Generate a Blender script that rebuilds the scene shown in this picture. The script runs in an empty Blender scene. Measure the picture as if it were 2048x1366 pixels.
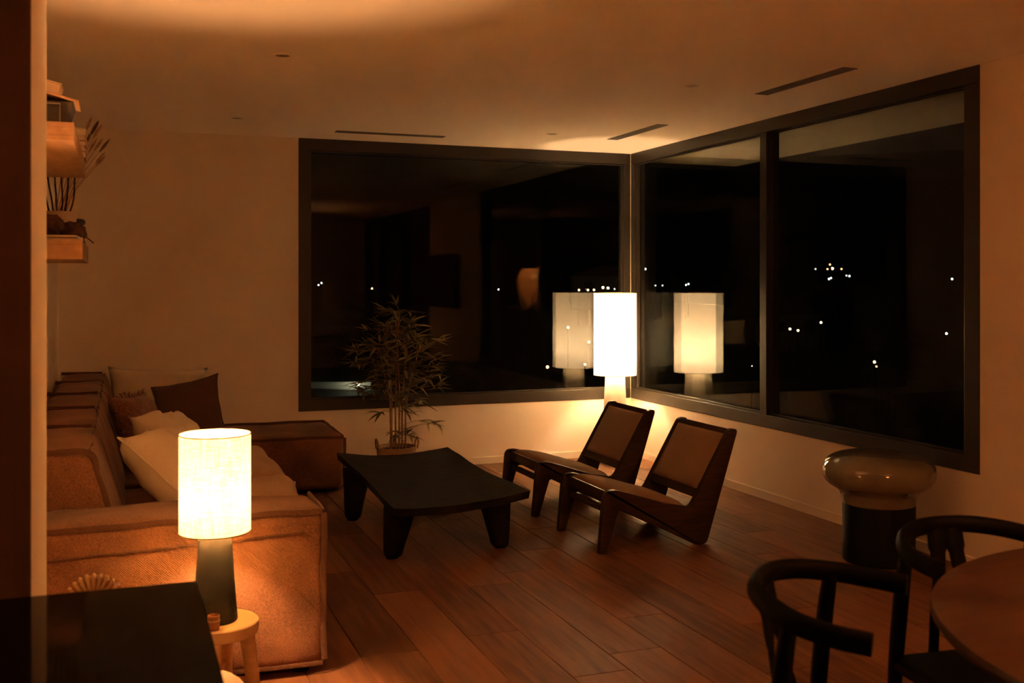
import bpy, bmesh, math, random
from mathutils import Vector, Matrix, noise
random.seed(7)
PI = math.pi
C = bpy.context.scene.collection
SC = bpy.context.scene

# ---------------------------------------------------------------- camera
FPX = 2100.0
YAW = math.radians(20.45)
CAMH = 1.41
HORIZON = 570.0
cd = bpy.data.cameras.new('camera')
cam = bpy.data.objects.new('camera', cd); C.objects.link(cam)
cam.location = (0, 0, CAMH)
cam.rotation_euler = (PI / 2, 0, -YAW)
cd.sensor_fit = 'HORIZONTAL'; cd.sensor_width = 36
cd.lens = 36 * FPX / 2048
cd.shift_y = -(683 - HORIZON) / 2048
cd.clip_start = 0.05; cd.clip_end = 2000
cd.dof.use_dof = True
cd.dof.focus_distance = 6.0
cd.dof.aperture_fstop = 4.0
SC.camera = cam
# ---------------------------------------------------------------- world and exposure
w = bpy.data.worlds.new('night_sky'); SC.world = w
w.use_nodes = True
w.node_tree.nodes['Background'].inputs[0].default_value = (0.30, 0.34, 0.45, 1)
w.node_tree.nodes['Background'].inputs[1].default_value = 0.0008
SC.view_settings.view_transform = 'Standard'
SC.view_settings.look = 'None'
SC.view_settings.exposure = 0.98
SC.view_settings.gamma = 1.0
SC.view_settings.use_curve_mapping = False
SC.cycles.max_bounces = 12
SC.cycles.diffuse_bounces = 6
SC.cycles.glossy_bounces = 6
SC.cycles.transmission_bounces = 8
SC.cycles.transparent_max_bounces = 16
SC.cycles.sample_clamp_indirect = 40.0
SC.cycles.adaptive_threshold = 0.02
SC.cycles.caustics_reflective = False
SC.cycles.caustics_refractive = False
# lamp strengths (each used in its own lamp's builder)
CORNER_BULB = 540.0
TABLE_BULB = 1450.0
PENDANT_BULB = 380.0
CORNER_SHADE = 2.1   # glow of the lit shade cloth
TABLE_SHADE = 3.4
COL_CORNER = (1.0, 0.66, 0.36)
COL_TABLE = (1.0, 0.49, 0.20)
COL_PENDANT = (1.0, 0.44, 0.16)

# ---------------------------------------------------------------- materials
def nodes_of(name):
    m = bpy.data.materials.new(name); m.use_nodes = True
    nt = m.node_tree; b = nt.nodes['Principled BSDF']
    return m, nt, b
def lk(nt, a, b): nt.links.new(a, b)
def M(name, col, rough=0.6, var=0.15, scale=6.0, stretch=(1, 1, 1), bump=0.0, bscale=60.0, metal=0.0, spec=0.5, coat=0.0, rand=0.0, detail=4):
    m, nt, b = nodes_of(name)
    tc = nt.nodes.new('ShaderNodeTexCoord'); mp = nt.nodes.new('ShaderNodeMapping')
    mp.inputs['Scale'].default_value = stretch
    lk(nt, tc.outputs['Object'], mp.inputs['Vector'])
    nz = nt.nodes.new('ShaderNodeTexNoise'); nz.inputs['Scale'].default_value = scale; nz.inputs['Detail'].default_value = detail
    lk(nt, mp.outputs[0], nz.inputs['Vector'])
    fac = nz.outputs['Fac']
    if rand:
        oi = nt.nodes.new('ShaderNodeObjectInfo')
        ad = nt.nodes.new('ShaderNodeVectorMath'); ad.operation = 'ADD'
        lk(nt, mp.outputs[0], ad.inputs[0]); lk(nt, oi.outputs['Random'], ad.inputs[1])
        ml = nt.nodes.new('ShaderNodeVectorMath'); ml.operation = 'MULTIPLY'
        cmb = nt.nodes.new('ShaderNodeCombineXYZ')
        for i in range(3): lk(nt, oi.outputs['Random'], cmb.inputs[i])
        lk(nt, cmb.outputs[0], ml.inputs[0]); ml.inputs[1].default_value = (37, 53, 71)
        lk(nt, ml.outputs[0], ad.inputs[1]); lk(nt, ad.outputs[0], nz.inputs['Vector'])
        mx = nt.nodes.new('ShaderNodeMath'); mx.operation = 'MULTIPLY_ADD'
        sb = nt.nodes.new('ShaderNodeMath'); sb.operation = 'SUBTRACT'; sb.inputs[1].default_value = 0.5
        lk(nt, oi.outputs['Random'], sb.inputs[0])
        lk(nt, sb.outputs[0], mx.inputs[0]); mx.inputs[1].default_value = rand
        lk(nt, fac, mx.inputs[2]); fac = mx.outputs[0]
    rp = nt.nodes.new('ShaderNodeValToRGB')
    rp.color_ramp.elements[0].position = 0.3; rp.color_ramp.elements[1].position = 0.7
    rp.color_ramp.elements[0].color = tuple(c * (1 - var) for c in col) + (1,)
    rp.color_ramp.elements[1].color = tuple(min(1, c * (1 + var)) for c in col) + (1,)
    lk(nt, fac, rp.inputs[0]); lk(nt, rp.outputs[0], b.inputs['Base Color'])
    b.inputs['Roughness'].default_value = rough; b.inputs['Metallic'].default_value = metal
    b.inputs['Specular IOR Level'].default_value = spec; b.inputs['Coat Weight'].default_value = coat
    b.inputs['Coat Roughness'].default_value = 0.05
    if bump:
        n2 = nt.nodes.new('ShaderNodeTexNoise'); n2.inputs['Scale'].default_value = bscale; n2.inputs['Detail'].default_value = 3
        lk(nt, mp.outputs[0], n2.inputs['Vector'])
        bp = nt.nodes.new('ShaderNodeBump'); bp.inputs['Strength'].default_value = bump; bp.inputs['Distance'].default_value = 0.004
        lk(nt, n2.outputs['Fac'], bp.inputs['Height']); lk(nt, bp.outputs[0], b.inputs['Normal'])
    return m
def fabric(name, col, var=0.25, weave=420.0, bump=0.5, big=4.0):
    """woven cloth: two crossed wave textures and speckle"""
    m, nt, b = nodes_of(name)
    tc = nt.nodes.new('ShaderNodeTexCoord')
    n1 = nt.nodes.new('ShaderNodeTexNoise'); n1.inputs['Scale'].default_value = weave * 0.45; n1.inputs['Detail'].default_value = 2
    n2 = nt.nodes.new('ShaderNodeTexNoise'); n2.inputs['Scale'].default_value = big; n2.inputs['Detail'].default_value = 4
    wx = nt.nodes.new('ShaderNodeTexWave'); wx.bands_direction = 'DIAGONAL'; wx.inputs['Scale'].default_value = weave * 0.18; wx.inputs['Distortion'].default_value = 2.5
    for n in (n1, n2, wx): lk(nt, tc.outputs['Object'], n.inputs['Vector'])
    a = nt.nodes.new('ShaderNodeMath'); a.operation = 'MULTIPLY_ADD'; a.inputs[1].default_value = 0.55
    lk(nt, n2.outputs['Fac'], a.inputs[0])
    c = nt.nodes.new('ShaderNodeMath'); c.operation = 'MULTIPLY'; c.inputs[1].default_value = 0.45
    lk(nt, n1.outputs['Fac'], c.inputs[0]); lk(nt, c.outputs[0], a.inputs[2])
    rp = nt.nodes.new('ShaderNodeValToRGB')
    rp.color_ramp.elements[0].position = 0.36; rp.color_ramp.elements[1].position = 0.64
    rp.color_ramp.elements[0].color = tuple(x * (1 - var) for x in col) + (1,)
    rp.color_ramp.elements[1].color = tuple(min(1, x * (1 + var)) for x in col) + (1,)
    lk(nt, a.outputs[0], rp.inputs[0]); lk(nt, rp.outputs[0], b.inputs['Base Color'])
    b.inputs['Roughness'].default_value = 0.9; b.inputs['Specular IOR Level'].default_value = 0.15
    b.inputs['Sheen Weight'].default_value = 0.15
    hs = nt.nodes.new('ShaderNodeMath'); hs.operation = 'ADD'
    lk(nt, wx.outputs['Fac'], hs.inputs[0]); lk(nt, n1.outputs['Fac'], hs.inputs[1])
    bp = nt.nodes.new('ShaderNodeBump'); bp.inputs['Strength'].default_value = bump; bp.inputs['Distance'].default_value = 0.003
    lk(nt, hs.outputs[0], bp.inputs['Height']); lk(nt, bp.outputs[0], b.inputs['Normal'])
    return m
def emit(name, col, s, sample=True):
    m = bpy.data.materials.new(name); m.use_nodes = True; nt = m.node_tree
    nt.nodes.remove(nt.nodes['Principled BSDF'])
    e = nt.nodes.new('ShaderNodeEmission'); e.inputs[0].default_value = tuple(col) + (1,); e.inputs[1].default_value = s
    lk(nt, e.outputs[0], nt.nodes['Material Output'].inputs[0])
    if not sample: m.cycles.emission_sampling = 'NONE'
    return m
def shade_mat(name, col, weave, trans=0.55, contrast=0.3, glow=0.0, tint=(1, 1, 1)):
    """lampshade cloth: lets light through and scatters it"""
    m = bpy.data.materials.new(name); m.use_nodes = True; nt = m.node_tree
    nt.nodes.remove(nt.nodes['Principled BSDF'])
    tc = nt.nodes.new('ShaderNodeTexCoord')
    nzs = []
    for sc in ((1, 1, 9), (7, 7, 0.6)):
        mp = nt.nodes.new('ShaderNodeMapping'); mp.inputs['Scale'].default_value = sc
        lk(nt, tc.outputs['Object'], mp.inputs[0])
        nz = nt.nodes.new('ShaderNodeTexNoise'); nz.inputs['Scale'].default_value = weave; nz.inputs['Detail'].default_value = 5
        lk(nt, mp.outputs[0], nz.inputs['Vector']); nzs.append(nz)
    a = nt.nodes.new('ShaderNodeMath'); a.operation = 'ADD'
    lk(nt, nzs[0].outputs['Fac'], a.inputs[0]); lk(nt, nzs[1].outputs['Fac'], a.inputs[1])
    rp = nt.nodes.new('ShaderNodeValToRGB')
    mr = nt.nodes.new('ShaderNodeMapRange'); mr.inputs[1].default_value = 0.75; mr.inputs[2].default_value = 1.25
    lk(nt, a.outputs[0], mr.inputs[0])
    rp.color_ramp.elements[0].color = tuple(x * (1 - contrast) for x in col) + (1,)
    rp.color_ramp.elements[1].color = tuple(col) + (1,)
    lk(nt, mr.outputs[0], rp.inputs[0])
    t = nt.nodes.new('ShaderNodeBsdfTranslucent'); d = nt.nodes.new('ShaderNodeBsdfDiffuse'); mx = nt.nodes.new('ShaderNodeMixShader')
    lk(nt, rp.outputs[0], t.inputs[0]); lk(nt, rp.outputs[0], d.inputs[0])
    mx.inputs[0].default_value = 1 - trans
    lk(nt, t.outputs[0], mx.inputs[1]); lk(nt, d.outputs[0], mx.inputs[2])
    out = mx.outputs[0]
    if glow:
        e = nt.nodes.new('ShaderNodeEmission'); e.inputs[1].default_value = glow
        tm = nt.nodes.new('ShaderNodeMix'); tm.data_type = 'RGBA'; tm.blend_type = 'MULTIPLY'; tm.inputs[0].default_value = 1.0
        lk(nt, rp.outputs[0], tm.inputs[6]); tm.inputs[7].default_value = tuple(tint) + (1,)
        lk(nt, tm.outputs[2], e.inputs[0])
        ad = nt.nodes.new('ShaderNodeAddShader'); lk(nt, out, ad.inputs[0]); lk(nt, e.outputs[0], ad.inputs[1]); out = ad.outputs[0]
    lk(nt, out, nt.nodes['Material Output'].inputs[0])
    return m
def glass_mat():
    """clear pane: straight-through transmission plus mirror reflection with a Schlick falloff"""
    m = bpy.data.materials.new('window_glass'); m.use_nodes = True; nt = m.node_tree
    nt.nodes.remove(nt.nodes['Principled BSDF'])
    g = nt.nodes.new('ShaderNodeNewGeometry')
    dp = nt.nodes.new('ShaderNodeVectorMath'); dp.operation = 'DOT_PRODUCT'
    lk(nt, g.outputs['Normal'], dp.inputs[0]); lk(nt, g.outputs['Incoming'], dp.inputs[1])
    def mth(op, a, b=None):
        n = nt.nodes.new('ShaderNodeMath'); n.operation = op
        for i, v in enumerate((a, b)):
            if v is None: continue
            if isinstance(v, (int, float)): n.inputs[i].default_value = v
            else: lk(nt, v, n.inputs[i])
        return n.outputs[0]
    ab = mth('ABSOLUTE', dp.outputs['Value']); om = mth('SUBTRACT', 1.0, ab); p5 = mth('POWER', om, 5.0)
    f = mth('ADD', mth('MULTIPLY', p5, 0.55), 0.018)
    t = nt.nodes.new('ShaderNodeBsdfTransparent'); t.inputs[0].default_value = (0.95, 0.96, 0.95, 1)
    gl = nt.nodes.new('ShaderNodeBsdfGlossy'); gl.inputs['Roughness'].default_value = 0.0
    mx = nt.nodes.new('ShaderNodeMixShader')
    lk(nt, f, mx.inputs[0]); lk(nt, t.outputs[0], mx.inputs[1]); lk(nt, gl.outputs[0], mx.inputs[2])
    lk(nt, mx.outputs[0], nt.nodes['Material Output'].inputs[0])
    return m

mt = {}
mt['wall'] = M('wall_plaster', (0.89, 0.77, 0.63), 0.9, 0.02, 2.0, bump=0.06, bscale=220, spec=0.2)
mt['ceiling'] = M('ceiling_paint', (0.90, 0.78, 0.64), 0.92, 0.02, 1.5, bump=0.05, bscale=260, spec=0.2)
mt['floor_base'] = M('floor_joint', (0.05, 0.032, 0.02), 0.9)
mt['plank'] = M('oak_look_plank', (0.230, 0.105, 0.054), 0.5, 0.34, 3.2, (9, 0.7, 1), bump=0.12, bscale=14, rand=0.40, spec=0.22, detail=6)
mt['frame'] = M('anodised_frame', (0.036, 0.027, 0.020), 0.40, 0.08, 20, metal=0.0, spec=0.45)
mt['gasket'] = M('black_gasket', (0.012, 0.011, 0.010), 0.6)
mt['glass'] = glass_mat()
mt['sofa'] = fabric('rust_sofa_weave', (0.245, 0.112, 0.057), 0.46, 420, 0.4)
mt['sofa_seam'] = fabric('rust_seam_shade', (0.13, 0.06, 0.033), 0.2, 420, 0.4)  # darker than the sofa cloth: shadow line along the seams put into the colour
mt['cream'] = fabric('cream_linen', (0.84, 0.72, 0.54), 0.08, 520, 0.3)
mt['tan'] = fabric('tan_linen', (0.50, 0.34, 0.21), 0.16, 500, 0.4)
mt['brown'] = fabric('dark_brown_cloth', (0.13, 0.065, 0.035), 0.18, 500, 0.4)
mt['rustp'] = fabric('rust_fringed_cloth', (0.26, 0.12, 0.07), 0.45, 160, 0.6)
mt['dark_wood'] = M('blackened_wood', (0.017, 0.011, 0.007), 0.72, 0.6, 7, (1, 6, 1), bump=0.9, bscale=22, spec=0.16)
mt['walnut'] = M('walnut', (0.050, 0.022, 0.011), 0.42, 0.35, 9, (1, 1, 8), bump=0.1, bscale=40, spec=0.45)
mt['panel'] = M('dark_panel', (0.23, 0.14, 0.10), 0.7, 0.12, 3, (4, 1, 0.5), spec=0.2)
mt['lounge'] = fabric('taupe_upholstery', (0.34, 0.21, 0.13), 0.10, 700, 0.25)
mt['black'] = M('black_stain', (0.005, 0.004, 0.0035), 0.55, 0.2, 10, spec=0.08)
mt['table'] = M('dining_oak', (0.085, 0.038, 0.022), 0.45, 0.22, 4, (1, 9, 1), bump=0.08, bscale=20)
mt['pine'] = M('pale_pine', (0.66, 0.44, 0.24), 0.55, 0.18, 5, (1, 1, 7), bump=0.08)
mt['shelf'] = M('oak_shelf', (0.50, 0.27, 0.13), 0.5, 0.2, 4, (5, 1, 5))
mt['ceramic'] = M('cream_glaze', (0.225, 0.20, 0.14), 0.06, 0.30, 5, coat=1.0, spec=0.6)
mt['glaze_dark'] = M('dark_base', (0.004, 0.0035, 0.003), 0.5, 0.2, spec=0.15)
mt['counter'] = M('dark_counter', (0.006, 0.005, 0.004), 0.16, 0.2, 20, spec=0.10)
b_ = mt['counter'].node_tree.nodes['Principled BSDF']; b_.inputs['Roughness'].default_value = 0.07; b_.inputs['Specular Tint'].default_value = (0.35, 0.35, 0.35, 1)
mt['leaf'] = M('bamboo_leaf', (0.29, 0.26, 0.12), 0.5, 0.5, 5, rand=0.9, spec=0.4)
mt['cane'] = M('bamboo_cane', (0.36, 0.21, 0.08), 0.5, 0.3, 12)
mt['wicker'] = M('wicker', (0.46, 0.29, 0.15), 0.7, 0.35, 60, (1, 1, 4), bump=0.9, bscale=130)
mt['soil'] = M('soil', (0.03, 0.02, 0.014), 0.95, 0.4, 40, bump=0.8)
mt['white'] = M('white_plaster', (0.78, 0.70, 0.58), 0.7, 0.05, 20, bump=0.25, bscale=90)
mt['lampblack'] = M('black_ceramic', (0.009, 0.007, 0.006), 0.55, 0.3, 20, bump=0.3, bscale=40)
mt['metal'] = M('grey_metal', (0.30, 0.25, 0.20), 0.4, 0.1, metal=0.7)
mt['slat'] = M('vent_grey', (0.16, 0.12, 0.09), 0.6, 0.1)
mt['void'] = M('vent_void', (0.015, 0.012, 0.010), 0.9)
mt['paper'] = M('paper', (0.72, 0.60, 0.46), 0.8, 0.08, 20)
mt['book_red'] = M('book_rust', (0.30, 0.12, 0.06), 0.7)
mt['book_dark'] = M('book_dark', (0.045, 0.033, 0.026), 0.6)
mt['rust_glaze'] = M('rust_glaze', (0.34, 0.14, 0.06), 0.4, 0.3, 30)
mt['dried'] = M('dried_flower', (0.10, 0.045, 0.020), 0.9, 0.5, 40, bump=1.0, bscale=60)
mt['pampas'] = M('pampas', (0.40, 0.24, 0.12), 0.9, 0.3, 60, bump=1.0, bscale=200)
mt['teal'] = M('dark_teal', (0.05, 0.06, 0.055), 0.4)
mt['screen'] = M('screen_black', (0.006, 0.006, 0.007), 0.12)
mt['ground'] = M('night_hillside', (0.030, 0.030, 0.022), 0.95, 0.5, 0.05)
mt['house'] = M('house_render', (0.12, 0.10, 0.08), 0.9)
mt['roof'] = M('roof_tile', (0.05, 0.03, 0.02), 0.9)
mt['shade_white'] = shade_mat('cream_shade', (0.93, 0.86, 0.74), 20, 0.20, 0.05, CORNER_SHADE, COL_CORNER)
mt['shade_linen'] = shade_mat('linen_shade', (0.95, 0.84, 0.56), 24, 0.022, 0.50, TABLE_SHADE, COL_TABLE)
mt['capiz'] = shade_mat('amber_strips', (0.90, 0.50, 0.20), 20, 0.5, 0.75, 4.5, COL_PENDANT)
mt['rim'] = M('shade_rim', (0.42, 0.30, 0.18), 0.8)

# ---------------------------------------------------------------- builders
def link(name, mesh, m, parent=None, loc=None, rot=None, smooth=False):
    o = bpy.data.objects.new(name, mesh); C.objects.link(o)
    if m is not None and not mesh.materials: mesh.materials.append(m)
    if parent is not None: o.parent = parent
    if loc is not None: o.location = loc
    if rot is not None: o.rotation_euler = rot
    if smooth:
        for p in mesh.polygons: p.use_smooth = True
    return o
def fin(name, bm, m, parent=None, loc=None, rot=None, smooth=False, angle=None):
    bmesh.ops.recalc_face_normals(bm, faces=bm.faces)
    me = bpy.data.meshes.new(name); bm.to_mesh(me); bm.free()
    o = link(name, me, m, parent, loc, rot, smooth or angle is not None)
    if angle is not None: me.set_sharp_from_angle(angle=math.radians(angle))
    return o
def thing(name, label, cat, loc=(0, 0, 0), rotz=0.0, group=None):
    o = bpy.data.objects.new(name, None); C.objects.link(o)
    o.empty_display_size = 0.1
    o.location = loc; o.rotation_euler = (0, 0, rotz)
    return tag(o, label, cat, group)
def tag(o, label, cat, group=None):
    o['label'] = label; o['category'] = cat
    if group: o['group'] = group
    return o
def struct(o):
    o['kind'] = 'structure'; return o
def add_box(bm, lo, hi, bevel=0.0, seg=2):
    lo = Vector(lo); hi = Vector(hi)
    r = bmesh.ops.create_cube(bm, size=1)
    c = (lo + hi) / 2; s = hi - lo
    for v in r['verts']: v.co = Vector((v.co.x * s.x, v.co.y * s.y, v.co.z * s.z)) + c
    if bevel:
        es = set()
        for v in r['verts']: es.update(v.link_edges)
        bmesh.ops.bevel(bm, geom=list(es), offset=bevel, segments=seg, affect='EDGES', profile=0.6)
def box(name, lo, hi, m, parent=None, bevel=0.0, seg=2, **k):
    bm = bmesh.new(); add_box(bm, lo, hi, bevel, seg)
    return fin(name, bm, m, parent, **k)
def add_lathe(bm, prof, seg=32, cap0=False, cap1=False):
    rings = []
    for r, z in prof:
        rings.append([bm.verts.new((r * math.cos(2 * PI * i / seg), r * math.sin(2 * PI * i / seg), z)) for i in range(seg)])
    for a, b in zip(rings, rings[1:]):
        for i in range(seg):
            bm.faces.new((a[i], a[(i + 1) % seg], b[(i + 1) % seg], b[i]))
    if cap0: bm.faces.new(rings[0][::-1])
    if cap1: bm.faces.new(rings[-1])
def lathe(name, prof, m, parent=None, seg=32, cap0=True, cap1=True, angle=40, **k):
    bm = bmesh.new(); add_lathe(bm, prof, seg, cap0, cap1)
    return fin(name, bm, m, parent, angle=angle, **k)
def add_tube(bm, pts, rad, seg=8, closed=False, flat=None):
    """sweep a round (or, with flat=(a,b), elliptical) section along a polyline"""
    pts = [Vector(p) for p in pts]; n = len(pts)
    rads = rad if isinstance(rad, (list, tuple)) else [rad] * n
    rings = []; up = None
    for i, p in enumerate(pts):
        if closed: t = pts[(i + 1) % n] - pts[i - 1]
        else: t = pts[min(i + 1, n - 1)] - pts[max(i - 1, 0)]
        t.normalize()
        if up is None:
            up = Vector((0, 0, 1)) if abs(t.z) < 0.9 else Vector((1, 0, 0))
        s = t.cross(up)
        if s.length < 1e-5: s = t.cross(Vector((0, 1, 0)))
        s.normalize(); u = s.cross(t).normalized(); up = u
        r = rads[i]; fa, fb = flat if flat else (1, 1)
        rings.append([bm.verts.new(p + (s * math.cos(2 * PI * k / seg) * fa + u * math.sin(2 * PI * k / seg) * fb) * r) for k in range(seg)])
    rng = range(n) if closed else range(n - 1)
    for i in rng:
        a, b = rings[i], rings[(i + 1) % n]
        for k in range(seg): bm.faces.new((a[k], a[(k + 1) % seg], b[(k + 1) % seg], b[k]))
    if not closed:
        bm.faces.new(rings[0][::-1]); bm.faces.new(rings[-1])
def tube(name, pts, rad, m, parent=None, seg=8, closed=False, flat=None, **k):
    bm = bmesh.new(); add_tube(bm, pts, rad, seg, closed, flat)
    return fin(name, bm, m, parent, angle=50, **k)
def smooth_path(pts, sub=6, closed=False):
    """Catmull-Rom through the points"""
    P = [Vector(p) for p in pts]; n = len(P); out = []
    for i in range(n if closed else n - 1):
        g = (lambda j: P[j % n]) if closed else (lambda j: P[max(0, min(n - 1, j))])
        a, b, c, d = g(i - 1), g(i), g(i + 1), g(i + 2)
        for k in range(sub):
            t = k / sub
            out.append(0.5 * ((2 * b) + (c - a) * t + (2 * a - 5 * b + 4 * c - d) * t * t + (3 * b - a - 3 * c + d) * t ** 3))
    if not closed: out.append(P[-1])
    return out
def prism(name, poly, y0, y1, m, parent=None, bevel=0.0, **k):
    """polygon in x,z pulled from y0 to y1"""
    bm = bmesh.new()
    a = [bm.verts.new((x, y0, z)) for x, z in poly]; b = [bm.verts.new((x, y1, z)) for x, z in poly]
    bm.faces.new(a[::-1]); bm.faces.new(b); n = len(poly)
    for i in range(n): bm.faces.new((a[i], a[(i + 1) % n], b[(i + 1) % n], b[i]))
    bmesh.ops.recalc_face_normals(bm, faces=bm.faces)
    if bevel:
        es = [e for e in bm.edges if abs(e.verts[0].co.y - e.verts[1].co.y) < 1e-6]
        bmesh.ops.bevel(bm, geom=es, offset=bevel, segments=2, affect='EDGES', profile=0.6, clamp_overlap=True)
    return fin(name, bm, m, parent, angle=35, **k)
def axis_list(h, r, n):
    inner = h - r
    L = [-h, -h + r * 0.3, -h + r * 0.65]
    L += [-inner + 2 * inner * i / n for i in range(n + 1)]
    return L + [h - r * 0.65, h - r * 0.3, h]
def soft_block(name, lo, hi, m, parent, r=0.05, bulge=0.015, wob=0.010, n=(10, 6, 5), seed=0.0, shear=None):
    """upholstered block: rounded box with slightly bulging, uneven faces"""
    lo = Vector(lo); hi = Vector(hi); c = (lo + hi) / 2; h = (hi - lo) / 2
    ax = [axis_list(h[i], r, n[i]) for i in range(3)]
    bm = bmesh.new(); V = {}
    def vert(i, j, k):
        key = (i, j, k)
        if key in V: return V[key]
        p = Vector((ax[0][i], ax[1][j], ax[2][k]))
        core = Vector([max(-(h[q] - r), min(h[q] - r, p[q])) for q in range(3)])
        d = p - core
        if d.length > 1e-9: p = core + d.normalized() * r
        u = [p[q] / h[q] for q in range(3)]
        for q in range(3):
            a, b = (q + 1) % 3, (q + 2) % 3
            if abs(abs(u[q]) - 1) < 0.05:
                p[q] += math.copysign(bulge * (1 - u[a] ** 2) * (1 - u[b] ** 2), u[q])
        nv = noise.noise_vector(p * 5 + Vector((seed * 9.1, seed * 3.3, seed)))
        p = p + nv * wob + noise.noise_vector(p * 14 + Vector((seed, 0, 2))) * wob * 0.35
        if shear: p = shear(p, h)
        V[key] = bm.verts.new(p + c); return V[key]
    N = [len(a) - 1 for a in ax]
    for q in range(3):
        a, b = (q + 1) % 3, (q + 2) % 3
        for side in (0, N[q]):
            for i in range(N[a]):
                for j in range(N[b]):
                    f = []
                    for di, dj in ((0, 0), (1, 0), (1, 1), (0, 1)):
                        idx = [0, 0, 0]; idx[q] = side; idx[a] = i + di; idx[b] = j + dj
                        f.append(vert(*idx))
                    bm.faces.new(f)
    return fin(name, bm, m, parent, smooth=True)
def seam(name, pts, m, parent, rad=0.009, wob=0.006, seed=0, sub=10, flat=(0.7, 1.5)):
    P = smooth_path(pts, sub)
    P = [p + noise.noise_vector(p * 6 + Vector((seed, seed * 2, 0))) * wob for p in P]
    return tube(name, P, rad, m, parent, 6, flat=flat)
def pillow(name, wd, hg, th, m, parent=None, n=18, seed=0, crease=0.012, **k):
    """stuffed cushion in the local x,z plane, facing -y"""
    bm = bmesh.new(); G = [[], []]
    for s in (0, 1):
        for i in range(n + 1):
            row = []
            for j in range(n + 1):
                u = 2 * i / n - 1; v = 2 * j / n - 1
                pin = 1 - 0.10 * (abs(u) ** 2 * (1 - 0.0) * (1 - abs(v) ** 3)) - 0.0
                pin2 = 1 - 0.10 * (abs(v) ** 2 * (1 - abs(u) ** 3))
                t = th / 2 * max(0.0, (1 - u ** 4)) ** 0.55 * max(0.0, (1 - v ** 4)) ** 0.55
                p = Vector((u * wd / 2 * pin, (-1 if s == 0 else 1) * t, v * hg / 2 * pin2))
                q = noise.noise_vector(Vector((u * 2.2 + seed, v * 2.2, seed * 1.7 + s * 4)))
                edge = 1 - max(abs(u), abs(v)) ** 6
                p += q * crease * (0.4 + edge)
                if i in (0, n) or j in (0, n):
                    if s == 1: row.append(G[0][i][j]); continue
                row.append(bm.verts.new(p))
            G[s].append(row)
    for s in (0, 1):
        for i in range(n):
            for j in range(n):
                f = (G[s][i][j], G[s][i + 1][j], G[s][i + 1][j + 1], G[s][i][j + 1])
                bm.faces.new(f if s == 0 else f[::-1])
    rim = [G[0][i][0].co.copy() for i in range(n)] + [G[0][n][j].co.copy() for j in range(n)] + [G[0][i][n].co.copy() for i in range(n, 0, -1)] + [G[0][0][j].co.copy() for j in range(n, 0, -1)]
    o = fin(name, bm, m, parent, smooth=True, **k)
    o['_'] = 0; del o['_']
    return o, rim

# ================================================================ THE SETTING
XL, XR, YB, ZC = -0.40, 3.98, 7.84, 2.50
WX0 = 1.236            # left edge of the back window
WZ = 0.472             # sill height of both windows
WY0 = 4.054            # near edge of the right window
XK, YR = -2.6, -2.2    # kitchen side and rear wall, behind the camera
XTV = 1.90             # the right wall ends here and a dark glazed stretch begins

fl = struct(box('floor', (XK - .2, YR - .2, -0.12), (XR + .2, YB + .2, -0.006), mt['floor_base']))
PW, PL, GAP = 0.2235, 1.2, 0.0016
pm = {}
def plank_mesh(l, wd):
    key = (round(l, 3), round(wd, 3))
    if key not in pm:
        bm = bmesh.new(); add_box(bm, (0, 0, -0.005), (wd, l, 0.0), 0)
        top = [e for e in bm.edges if e.verts[0].co.z > -0.001 and e.verts[1].co.z > -0.001]
        bmesh.ops.bevel(bm, geom=top, offset=0.0022, segments=1, affect='EDGES')
        bmesh.ops.recalc_face_normals(bm, faces=bm.faces)
        me = bpy.data.meshes.new('plank'); bm.to_mesh(me); bm.free(); me.materials.append(mt['plank'])
        pm[key] = me
    return pm[key]
fixed = {0: 4.01, -1: 4.70, 2: 3.63, 3: 4.0, 1: 4.66, 4: 4.45, 5: 3.75, 6: 5.05}
for k in range(-8, 12):
    x0 = 1.302 + k * PW; x1 = x0 + PW
    if x0 > XR - 0.02: continue
    x0c = max(x0, XL) if k > -8 else x0; x1c = min(x1, XR)
    y = fixed.get(k, (k * 0.437) % PL + 3.6)
    while y > 1.2: y -= PL
    while y < YB - 0.01:
        a, b = max(y, 1.0), min(y + PL, YB)
        if b - a > 0.02 and x1c - x0c > 0.02:
            link('plank', plank_mesh(b - a - GAP, x1c - x0c - GAP), None, fl, (x0c, a, 0))
        y += PL
# ceiling
struct(box('ceiling', (XK - .2, YR - .2, ZC), (XR + .0, YB + .0, ZC + 0.2), mt['ceiling']))
def wall(name, boxes):
    bm = bmesh.new()
    for lo, hi in boxes: add_box(bm, lo, hi)
    return struct(fin(name, bm, mt['wall']))
wall('wall_back', [((XL - .2, YB, -0.1), (WX0, YB + .25, ZC)), ((WX0, YB, -0.1), (XR + .25, YB + .25, WZ))])
wall('wall_right', [((XR, WY0, -0.1), (XR + .25, YB, WZ)), ((XR, XTV, -0.1), (XR + .25, WY0, ZC)), ((XR, YR, -0.1), (XR + .25, XTV, 0.12))])
wall('wall_left', [((XL - .2, 2.94, -0.1), (XL, YB, ZC))])
wall('wall_partition', [((XK, 2.452, -0.1), (-0.178, 2.945, ZC))])
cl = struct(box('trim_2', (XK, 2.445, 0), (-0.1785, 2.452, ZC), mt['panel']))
wall('wall_rear', [((XK, YR - .2, -0.1), (XR + .25, YR, ZC))])
wall('wall_kitchen', [((XK - .2, YR - .2, -0.1), (XK, 2.452, ZC))])
# baseboards
struct(box('baseboard_back', (XL, YB - 0.014, 0), (XR, YB, 0.055), mt['wall'], bevel=0.002))
struct(box('baseboard_right', (XR - 0.014, XTV, 0), (XR, YB - 0.014, 0.055), mt['wall'], bevel=0.002))
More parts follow.
